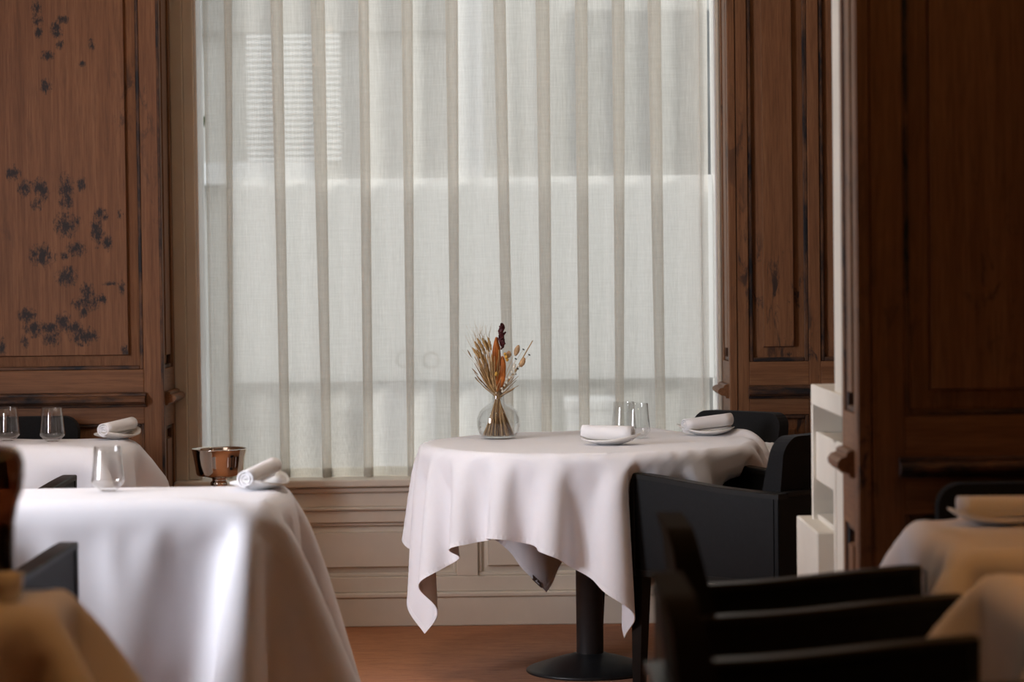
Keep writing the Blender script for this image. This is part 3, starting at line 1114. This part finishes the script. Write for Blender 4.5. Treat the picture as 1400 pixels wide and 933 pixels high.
ROUND_ROT = math.radians(45 + 15)
p = drape(1.54, 1.54, RC, ROUND_ROT, TZ, 54, chair_boxes(*CH['C']) + chair_boxes(*CH['D']), disc=(RC, .546, TZ, .09), steps=170, seed=4, bend=.10)
cr, pr, nr_ = cloth_obj('tablecloth', p, (RC[0], RC[1], TZ), 'white square cloth hanging in points over the round table', ups=1)
# brown care tag sewn to the corner that hangs at the back
cn = [(pr[0, 0], (0, 0)), (pr[0, -1], (0, -1)), (pr[-1, 0], (-1, 0)), (pr[-1, -1], (-1, -1))]
bk = max(cn, key=lambda c_: c_[0][1] - .3 * c_[0][0])
i_, j_ = bk[1]
ln_ = pr[i_, ::-1] if j_ == -1 else pr[i_, :]
ln2 = pr[::-1, j_] if i_ == -1 else pr[:, j_]
edge = ln_ if ln_[8][0] < ln2[8][0] else ln2
e0, e1 = edge[2], edge[5]
nn_ = nr_[i_, j_]
inn_ = (pr[1 if i_ == 0 else -2, 1 if j_ == 0 else -2] - pr[i_, j_])
inn_ = inn_ / np.linalg.norm(inn_)
v = []
for s_ in (.003, -.003):
    v += [e0 + nn_ * s_ - inn_ * .003, e1 + nn_ * s_ - inn_ * .003, e1 + nn_ * s_ + inn_ * .014, e0 + nn_ * s_ + inn_ * .014]
v = np.array(v) - np.array([RC[0], RC[1], TZ])
from_py('care_tag', v, [(0, 1, 2, 3), (7, 6, 5, 4), (0, 4, 5, 1), (1, 5, 6, 2), (2, 6, 7, 3), (3, 7, 4, 0)], 'care_tag', cr)

# ------------------------------------------------------------------ square tables


def square_table(c, a, w, d, label, sx, sy, n, cols, cl_label, seed=1, steps=130, crot=0.0, bend=.35, po=0.0, cy=0.0, shear=.6, kick=None):
    t = tag(empty('square_table', (c[0], c[1], 0), a), label, 'table', 'square tables')
    box('tabletop', (-w / 2 + .02, -d / 2 + .02, .718), (w / 2 - .02, d / 2 - .02, TZ - .003), 'plywood', t, .010, 2)
    lathe('pole', [(.0443, .030), (.0443, .70), (.10, .704), (.10, .718), (.001, .718)], 'black_metal', t, 24, (0, po, 0))
    lathe('base', [(.200, 0), (.203, .006), (.155, .028), (.066, .053), (.046, .060), (.040, .060)], 'black_metal', t, 32, (0, po, 0))
    tb = obb((c[0], c[1], TZ - .05), a, (w / 2, d / 2, .05), .010)
    p = drape(sx, sy, (c[0] - math.sin(a) * cy, c[1] + math.cos(a) * cy), a + crot, TZ, n, [tb] + cols, steps=steps, seed=seed, bend=bend, shear=shear, kick=kick)
    return cloth_obj('tablecloth', p, (c[0], c[1], TZ), cl_label, group='tablecloths on the square tables', ups=1)


def kick_lf(p):
    # a hand smoothing the near right corner of the cloth round to the side
    k = np.zeros_like(p)
    m_ = (p[:, :, 0] > -.60) & (p[:, :, 1] < 5.93)
    k[m_] = (-1.0, 7.0, 0)
    k[p[:, :, 0] > -.45] += (-2.5, 0, 0)
    return k


square_table((-1.03, 6.115), 0, .90, .52, 'square table under the white cloth in the left foreground', 1.78, 1.40, 50,
             chair_boxes(*CH['LF']), 'white cloth over the left foreground table, its right side in warm shade', seed=2, kick=kick_lf)
square_table((-1.745, 8.090), math.radians(-5), .88, .54, 'square table under the white cloth beside the stained panel', 1.66, 1.02, 42,
             chair_boxes(*CH['LW']) + chair_boxes(*CH['LB']) + [obb((-1.8, 8.75, 1), 0, (1, .15, 1))], 'white cloth over the rear left table beside the stained panel', seed=3, po=-.12, cy=-.11)
square_table((1.175, 4.985), 0, .64, .62, 'square table in the right foreground carrying a plate', 1.10, 1.12, 36,
             chair_boxes(*CH['A']) + [obb((1.8, 5.65, 1), 0, (1, .15, 1))], 'warm-lit cloth over the right foreground table with the napkin', seed=5, steps=110, po=-.12)
square_table((1.165, 4.030), 0, .66, .62, 'nearest right table, cut by the right edge of the photo', 1.14, 1.12, 34,
             chair_boxes(*CH['B']), 'warm-lit cloth over the nearest right table, no plate in view', seed=6, steps=110)
square_table((-1.110, 4.160), 0, .66, .26, 'narrow serving table in the near left corner of the photo', 1.16, .90, 36,
             [], 'orange-lit cloth over the serving table in the near left corner', seed=7, steps=110)

# ------------------------------------------------------------------ tableware
ZT = TZ + .0062


def make_napkin():
    r0_, r1_, turns, th = .005, .0235, 2.75, .0036
    n = 64
    ln = 7
    Lh = .078
    v, f = [], []
    for k in range(ln):
        t = k / (ln - 1)
        x = -Lh + 2 * Lh * t
        s_ = 1.0 - .05 * t
        for i in range(n):
            a = 2 * math.pi * turns * i / (n - 1)
            r = (r0_ + (r1_ - r0_) * i / (n - 1)) * s_
            for rr in (r, r - th):
                v.append((x + .0012 * math.sin(a * 1.3), rr * math.cos(a), .0245 + rr * math.sin(a) * .95))
    row = 2 * n
    for k in range(ln - 1):
        for i in range(n - 1):
            a = k * row + 2 * i
            f.append((a, a + 2, a + row + 2, a + row))
            f.append((a + 1, a + row + 1, a + row + 3, a + 3))
        f.append((k * row, (k + 1) * row, (k + 1) * row + 1, k * row + 1))
        e_ = 2 * (n - 1)
        f.append((k * row + e_, k * row + e_ + 1, (k + 1) * row + e_ + 1, (k + 1) * row + e_))
    for base_, fl in ((0, False), ((ln - 1) * row, True)):
        for i in range(n - 1):
            a = base_ + 2 * i
            q = (a, a + 1, a + 3, a + 2)
            f.append(q[::-1] if fl else q)
    return v, f


nv, nfc = make_napkin()
nap_me = bpy.data.meshes.new('rolled_napkin')
nap_me.from_pydata(nv, [], nfc)
nap_me.update()
nap_me.materials.append(M['napkin'])
nap_me.polygons.foreach_set('use_smooth', [True] * len(nap_me.polygons))


def make_plate():
    """small leaf-shaped saucer with upswept ends"""
    n, rings = 40, 8
    v, f = [], []
    for side in (1, 0):
        for k in range(rings + 1):
            r = k / rings
            for i in range(n):
                a = 2 * math.pi * i / n
                x = .098 * r * math.cos(a) * (1 + .10 * math.cos(a))
                y = .072 * r * math.sin(a) * (1 - .18 * math.cos(a))
                q = max(0, r - .35) / .65
                z = .0035 + .010 * q * q + .020 * max(0, math.cos(a)) ** 2 * q ** 2 + .012 * max(0, -math.cos(a)) ** 3 * q ** 2
                v.append((x, y, z + (.004 if side else 0) - (.0035 if not side and r < .45 else 0)))
    off = (rings + 1) * n
    for s_ in (0, 1):
        for k in range(rings):
            for i in range(n):
                i2 = (i + 1) % n
                q = (s_ * off + k * n + i, s_ * off + k * n + i2, s_ * off + (k + 1) * n + i2, s_ * off + (k + 1) * n + i)
                f.append(q if s_ == 0 else q[::-1])
    for i in range(n):
        i2 = (i + 1) % n
        f.append((rings * n + i, rings * n + i2, off + rings * n + i2, off + rings * n + i))
    me = bpy.data.meshes.new('saucer')
    me.from_pydata(v, [], [q for q in f if len(set(q)) == 4])
    me.update()
    me.polygons.foreach_set('use_smooth', [True] * len(me.polygons))
    return me


pl_white = make_plate()
pl_white.materials.append(M['porcelain'])
pl_stone = pl_white.copy()
pl_stone.materials.clear()
pl_stone.materials.append(M['stoneware'])

SETS = [  # x, y, plate heading, napkin heading (deg), tilt, mesh, where
    (.303, 7.710, -22, -24, 0.0, pl_white, 'in front of the two glasses on the round table'),
    (.655, 8.100, 165, 199, 5.0, pl_white, 'at the right edge of the round table'),
    (-1.352, 8.270, 68, 244, 4.0, pl_stone, 'on the rear left table'),
    (-.655, 6.255, 72, 250, 7.0, pl_white, 'at the corner of the left foreground table'),
    (1.035, 5.160, 180, 0, 0.0, pl_white, 'on the warm-lit right foreground table'),
]
for x, y, a, b, tl, me_, wh in SETS:
    o = link('saucer', me_, None, None, False, (x, y, ZT))
    o.rotation_euler = (0, 0, math.radians(a))
    tag(o, 'curved saucer under a rolled napkin ' + wh, 'plate', 'saucers')
    o = link('rolled_napkin', nap_me, None, None, False, (x, y, ZT + .0100 + (.003 if tl else 0)))
    o.rotation_euler = (0, math.radians(tl), math.radians(b))
    o.scale = (1.1, 1.18, 1.18)
    tag(o, 'white rolled napkin on a saucer ' + wh, 'napkin', 'rolled napkins')

GP = [(.001, .004), (.014, .0035), (.020, .001), (.022, .002), (.032, .012), (.0415, .021), (.0428, .027), (.041, .040), (.0385, .065), (.0362, .090), (.0345, .116),
      (.0337, .1165), (.0331, .115), (.0348, .090), (.0371, .065), (.0396, .040), (.0412, .028), (.040, .0225), (.030, .0150), (.018, .0105), (.001, .0095)]
glass_me = None
for x, y, wh in [(.412, 7.985, 'nearer of the two clear tumblers on the round table'), (.372, 8.095, 'farther of the two clear tumblers on the round table'),
                 (-1.558, 8.165, 'clear tapered tumbler in the middle of the rear left table'), (-1.722, 8.225, 'clear tapered tumbler by the left edge on the rear left table'),
                 (-1.046, 6.225, 'clear tapered tumbler on the left foreground table')]:
    if glass_me is None:
        o = lathe('tumbler', GP, 'drink_glass', None, 44, (x, y, ZT))
        glass_me = o.data
    else:
        o = link('tumbler', glass_me, None, None, False, (x, y, ZT))
    tag(o, wh, 'glass', 'tumblers')

# vase and dried flowers
VX, VY = -.048, 8.06
va = lathe('bud_vase', [(.001, .003), (.050, .003), (.058, .006), (.068, .024), (.073, .048), (.0715, .070), (.062, .092), (.045, .109), (.026, .119), (.0205, .126), (.020, .150), (.022, .156),
                        (.0205, .157), (.0185, .150), (.019, .125), (.025, .1165), (.043, .1055), (.0605, .0905), (.0698, .069), (.0712, .048), (.0662, .025), (.056, .0085), (.001, .0075)],
           'drink_glass', None, 56, (VX, VY, ZT))
tag(va, 'round clear glass bud vase on the round table', 'vase')
bq = tag(empty('dried_bouquet', (VX, VY, ZT + .010)), 'bunch of dried straw, grasses, orange leaf and dark red flower in the vase', 'bouquet')
rs = random.Random(11)
PZ = .125


def stalk(name, x1, y1, z1, mat, r=.0011, bend_=.0, base=True):
    a = rs.uniform(0, 6.28)
    rb = math.sqrt(rs.uniform(.02, 1)) * .053
    p0 = (rb * math.cos(a), rb * math.sin(a), 0)
    pin = (-.003 + rs.uniform(-.007, .007), rs.uniform(-.007, .007), PZ)
    mid = (pin[0] + (x1 - pin[0]) * .5 + bend_, pin[1] + (y1 - pin[1]) * .5, PZ + (z1 - PZ) * .52)
    pts = [p0, tuple(.5 * (a_ + b_) for a_, b_ in zip(p0, pin)), pin, mid, (x1, y1, z1)]
    return tube(name, pts, [r * 1.25, r * 1.1, r, r, r * .6], mat, bq, 5)


for k in range(95):
    x1 = rs.uniform(-.080, .012)
    stalk('straw_stalk', x1, rs.uniform(-.03, .03), rs.uniform(.19, .30) - .25 * abs(x1 + .045), rs.choice(['straw', 'straw', 'straw_dark', 'wheat']), .0015, -.006)
for k in range(34):
    stalk('straw_stalk', rs.uniform(-.02, .07), rs.uniform(-.03, .03), rs.uniform(.15, .21), rs.choice(['straw', 'straw_dark']), .0013)


def ear(name, c, d, ln, r, mat, n=8, rough=.0):
    c, d = Vector(c), Vector(d).normalized()
    pts, rr = [], []
    for k in range(9):
        t = k / 8
        pts.append(c + d * ln * (t - .5))
        rr.append(r * (math.sin(math.pi * (.06 + .90 * t)) ** .7) * (1 + rough * (k % 2)))
    return tube(name, pts, rr, mat, bq, n)


for x, z in ((-.066, .290), (-.058, .300), (-.050, .285), (-.072, .270), (-.043, .300), (-.035, .292), (-.060, .262), (-.027, .300), (-.05, .255)):
    stalk('wheat_stem', x * .95, rs.uniform(-.02, .02), z, 'straw', .0013, -.004)
    yy = rs.uniform(-.02, .02)
    ear('wheat_ear', (x, yy, z + .006), (x * 1.6, 0, .17), .045, .0042, 'wheat', 7, .45)
    for q in range(5):
        x2, z2 = x + rs.uniform(-.045, .02), z + rs.uniform(.045, .085)
        tube('awn', [(x, yy, z), ((x + x2) / 2 - .004, yy, (z + z2) / 2 + .004), (x2, yy + rs.uniform(-.02, .02), z2)], [.0005, .00035, .0002], 'straw', bq, 3)
for k in range(12):
    x1, z1 = rs.uniform(-.135, -.03), rs.uniform(.27, .375)
    tube('grass_wisp', [(-.003, 0, PZ), (x1 * .5, rs.uniform(-.01, .01), PZ + (z1 - PZ) * .6), (x1, rs.uniform(-.03, .03), z1)], [.0006, .0004, .0002], 'straw', bq, 3)
for x, z, x0_, z0_ in ((-.098, .238, -.055, .19), (-.080, .212, -.045, .165), (-.088, .262, -.10, .285)):
    ear('dark_spikelet', ((x + x0_) / 2, 0, (z + z0_) / 2), (x - x0_, 0, z - z0_), .03, .0022, 'straw_dark', 5)


def leaf(name, c, upv, side, ln, wd_, mat, cup=.25):
    c, d, s_ = Vector(c), Vector(upv).normalized(), Vector(side).normalized()
    nrm = d.cross(s_).normalized()
    v, f = [], []
    m_ = 10
    for k in range(m_ + 1):
        t = k / m_
        w_ = wd_ * math.sin(math.pi * min(1, .04 + t * .93)) ** .75 * (1 + .08 * math.sin(9 * t))
        for j in (-1, -.5, 0, .5, 1):
            v.append(c + d * ln * t + s_ * w_ * j + nrm * (cup * wd_ * j * j + .10 * ln * math.sin(2.2 * t)))
    for k in range(m_):
        for j in range(4):
            a = 5 * k + j
            f.append((a, a + 1, a + 6, a + 5))
    o_ = from_py(name, v, f, mat, bq, True)
    sm = o_.modifiers.new('thickness', 'SOLIDIFY')
    sm.thickness = .001
    return o_


leaf('orange_leaf', (-.002, -.014, .148), (.0, -.02, 1), (1, .1, 0), .180, .0165, 'orange_leaf', .35)['label'] = 'burnt orange dried leaf'
leaf('orange_leaf', (.004, -.010, .150), (.07, -.02, 1), (1, -.3, 0), .115, .0150, 'orange_leaf', .3)
stalk('flower_stem', .010, -.006, .31, 'straw_dark', .0014)
for k in range(15):
    z = .285 + .0046 * k
    a = k * 2.4
    leaf('red_petal', (.013 + .003 * math.sin(k), -.008, z), (.8 * math.cos(a), .5 * math.sin(a), 1.0 if k < 12 else 2.0), (-math.sin(a), math.cos(a), .1), .026, .0098, 'dark_red', .5)
for x, z, ln, dx_ in ((.064, .283, .038, .35), (.082, .243, .034, .45), (.036, .270, .024, .15)):
    stalk('bunny_stem', x - .012, .004, z - .018, 'straw', .0009, .002)
    ear('bunny_tail', (x, .002, z), (dx_, 0, 1), ln, .0088, 'bunny', 10, .10)['label'] = 'fluffy beige bunny tail grass head'
for x, z, r_ in ((.028, .262, .0065), (.031, .253, .0055), (-.006, .206, .0066), (.024, .272, .005)):
    ear('yellow_bud', (x, -.016, z), (0, 0, 1), r_ * 2.2, r_, 'yellow_bud', 8)
tube('twig', [(-.002, 0, PZ), (.055, .004, .21), (.117, .006, .315)], [.0022, .0022, .0018], 'straw', bq, 6)
for k in range(16):
    t = k / 15
    x, z = .010 + .055 * t + rs.uniform(-.006, .006), .150 + .085 * t + rs.uniform(-.007, .007)
    ear('white_bud', (x, -.012 + rs.uniform(-.006, .004), z), (.3, 0, 1), rs.uniform(.007, .011), rs.uniform(.0032, .0050), 'white_bud', 7)
for x, z in ((.086, .286), (.105, .268), (.060, .255), (.066, .222), (.058, .205)):
    tube('seed_stem', [(.01, -.004, .16), (x * .6, -.004, z - .05), (x, -.004, z)], [.0007, .0006, .0005], 'straw', bq, 4)
    ear('dark_seed', (x, -.004, z), (1, 0, -.6), .009, .0024, 'dark_seed', 6)
tube('twine', [(.013 * math.cos(k * .6), .013 * math.sin(k * .6), PZ - .004 + .0007 * k) for k in range(12)], .0012, 'straw', bq, 5)

# ------------------------------------------------------------------ wine cooler on a stand
wc = tag(empty('wine_cooler', (-1.035, 8.50, 0)), 'polished silver wine cooler bowl on a stand beside the window', 'wine cooler')
lathe('bowl', [(.001, .603), (.060, .602), (.078, .604), (.082, .610), (.0865, .640), (.0915, .670), (.0965, .694), (.0985, .697), (.0965, .699), (.094, .694), (.089, .668), (.080, .612), (.001, .608)], 'silver', wc, 64)
lathe('stem_knob', [(.052, .603), (.046, .598), (.028, .594), (.026, .586), (.033, .580), (.034, .572), (.026, .564), (.018, .558), (.018, .55)], 'silver', wc, 40)
lathe('pole', [(.014, .02), (.014, .56)], 'silver', wc, 24)
lathe('foot', [(.135, 0), (.138, .006), (.12, .014), (.05, .026), (.016, .034)], 'silver', wc, 48)

# ------------------------------------------------------------------ built-in cream shelf behind the pier
cs = tag(empty('shelf_unit', (EP, 5.80, 0)), 'cream built-in shelf unit with open niches behind the right pier', 'shelf')
B = lambda name, x0, x1, y0, y1, z0, z1, bev=.002: box(name, (x0, y0, z0), (x1, y1, z1), 'cream', cs, bev)
B('column', .012, .40, .004, .235, .995, 2.895)
B('stile', .010, .40, .004, .030, 0, .995)
B('stile', .010, .40, .235, .262, 0, .870)
B('top_board', 0, .40, .030, .625, .945, .998)
B('back_board', .36, .40, .030, .625, 0, .945)
B('end_board', .0, .40, .600, .625, 0, .945)
B('front_panel', .010, .030, .262, .600, .745, .873)
B('front_panel', .014, .030, .030, .235, 0, .873)
B('shelf_board', .012, .36, .030, .600, .850, .870)
B('shelf_board', .012, .36, .262, .600, .640, .655)
dr = B('drawer', -.032, .36, .262, .70, .40, .640, .003)
B('plinth', .012, .36, .262, .600, 0, .40)
for (y, z, lb) in ((6.22, .8705, 'tiny dark coaster stack in the upper niche of the cream shelf'), (6.18, .6560, 'tiny dark coaster stack in the lower niche of the cream shelf')):
    t = tag(empty('coaster_stack', (EP + .10, y, z)), lb, 'coasters', 'coasters in the shelf niches')
    for k in range(3):
        lathe('coaster', [(.001, .004 * k), (.040, .004 * k), (.040, .004 * k + .0034), (.001, .004 * k + .0034)], 'black_wood', t, 20)

# ------------------------------------------------------------------ vessels at the left edge
dv_ = tag(empty('glass_vessel', (-.900, 4.165, TZ + .006)), 'dark brown rounded glass vessel cut by the left edge of the photo', 'vessel')
lathe('body', [(.001, .002), (.034, .002), (.037, .01), (.036, .08), (.037, .13), (.044, .165), (.052, .185), (.0555, .21), (.055, .235), (.050, .252), (.038, .262), (.015, .266), (.001, .266)], 'brown_glass', dv_, 40)
lathe('lining', [(.001, .004), (.030, .004), (.031, .06), (.030, .115), (.022, .128), (.001, .13)], 'black_metal', dv_, 32)
cu = tag(empty('cup', (-.862, 4.100, TZ + .006)), 'small pale cup standing by the dark vessel at the left edge', 'cup')
lathe('body', [(.001, .003), (.016, .003), (.020, .006), (.024, .025), (.026, .05), (.0245, .05), (.0225, .025), (.018, .008), (.001, .007)], 'porcelain', cu, 32)
lathe('foot_ring', [(.014, .004), (.015, 0), (.013, 0), (.012, .004)], 'porcelain', cu, 32)

# ------------------------------------------------------------------ ceiling lamps (some of the warm ones show as dots in the glass)
WARM, FILL = (1.0, 0.38, 0.08), (1.0, 0.91, 0.84)
LAMPS = [(.61, -3.0, 14, WARM, 100, 'rearmost ceiling lamp, warm dot mirrored in the window glass'),
         (1.05, 1.82, 6, WARM, 60, 'ceiling lamp over the right aisle, upper warm dot mirrored in the glass'),
         (1.00, 2.96, 20, WARM, 115, 'ceiling lamp before the right tables, mirrored near the curtain top'),
         (1.20, 4.60, 17, WARM, 62, 'ceiling lamp above the right tables'),
         (-1.10, 3.65, 17, WARM, 70, 'ceiling lamp above the near left serving table'),
         (-.45, 6.70, 44, FILL, 100, 'added fill lamp in front of the round table'),  # soft fill lamps, added to brighten the far end of the room
         (-1.60, 7.20, 34, FILL, 88, 'added fill lamp over the rear left table'),
         (.75, 7.30, 20, FILL, 88, 'added fill lamp over the armchair at the round table')]
for x, y, en, lc, cone, lb in LAMPS:
    o = tag(empty('ceiling_lamp', (x, y, ZC)), lb, 'lamp', 'ceiling lamps')
    lathe('housing', [(.001, -.002), (.045, -.002), (.045, -.09), (.041, -.09), (.038, -.02), (.001, -.018)], 'black_metal', o, 24)
    lathe('bulb', [(.001, -.150), (.020, -.144), (.030, -.122), (.022, -.098), (.012, -.020)], 'bulb', o, 20)
    d = bpy.data.lights.new('lamp_light', 'SPOT')
    d.energy, d.color, d.spot_size, d.spot_blend, d.shadow_soft_size = en, lc, math.radians(cone), .7, .05
    s_ = bpy.data.objects.new('lamp_light', d)
    COL.objects.link(s_)
    s_.parent = o
    s_.location = (0, 0, -.17)
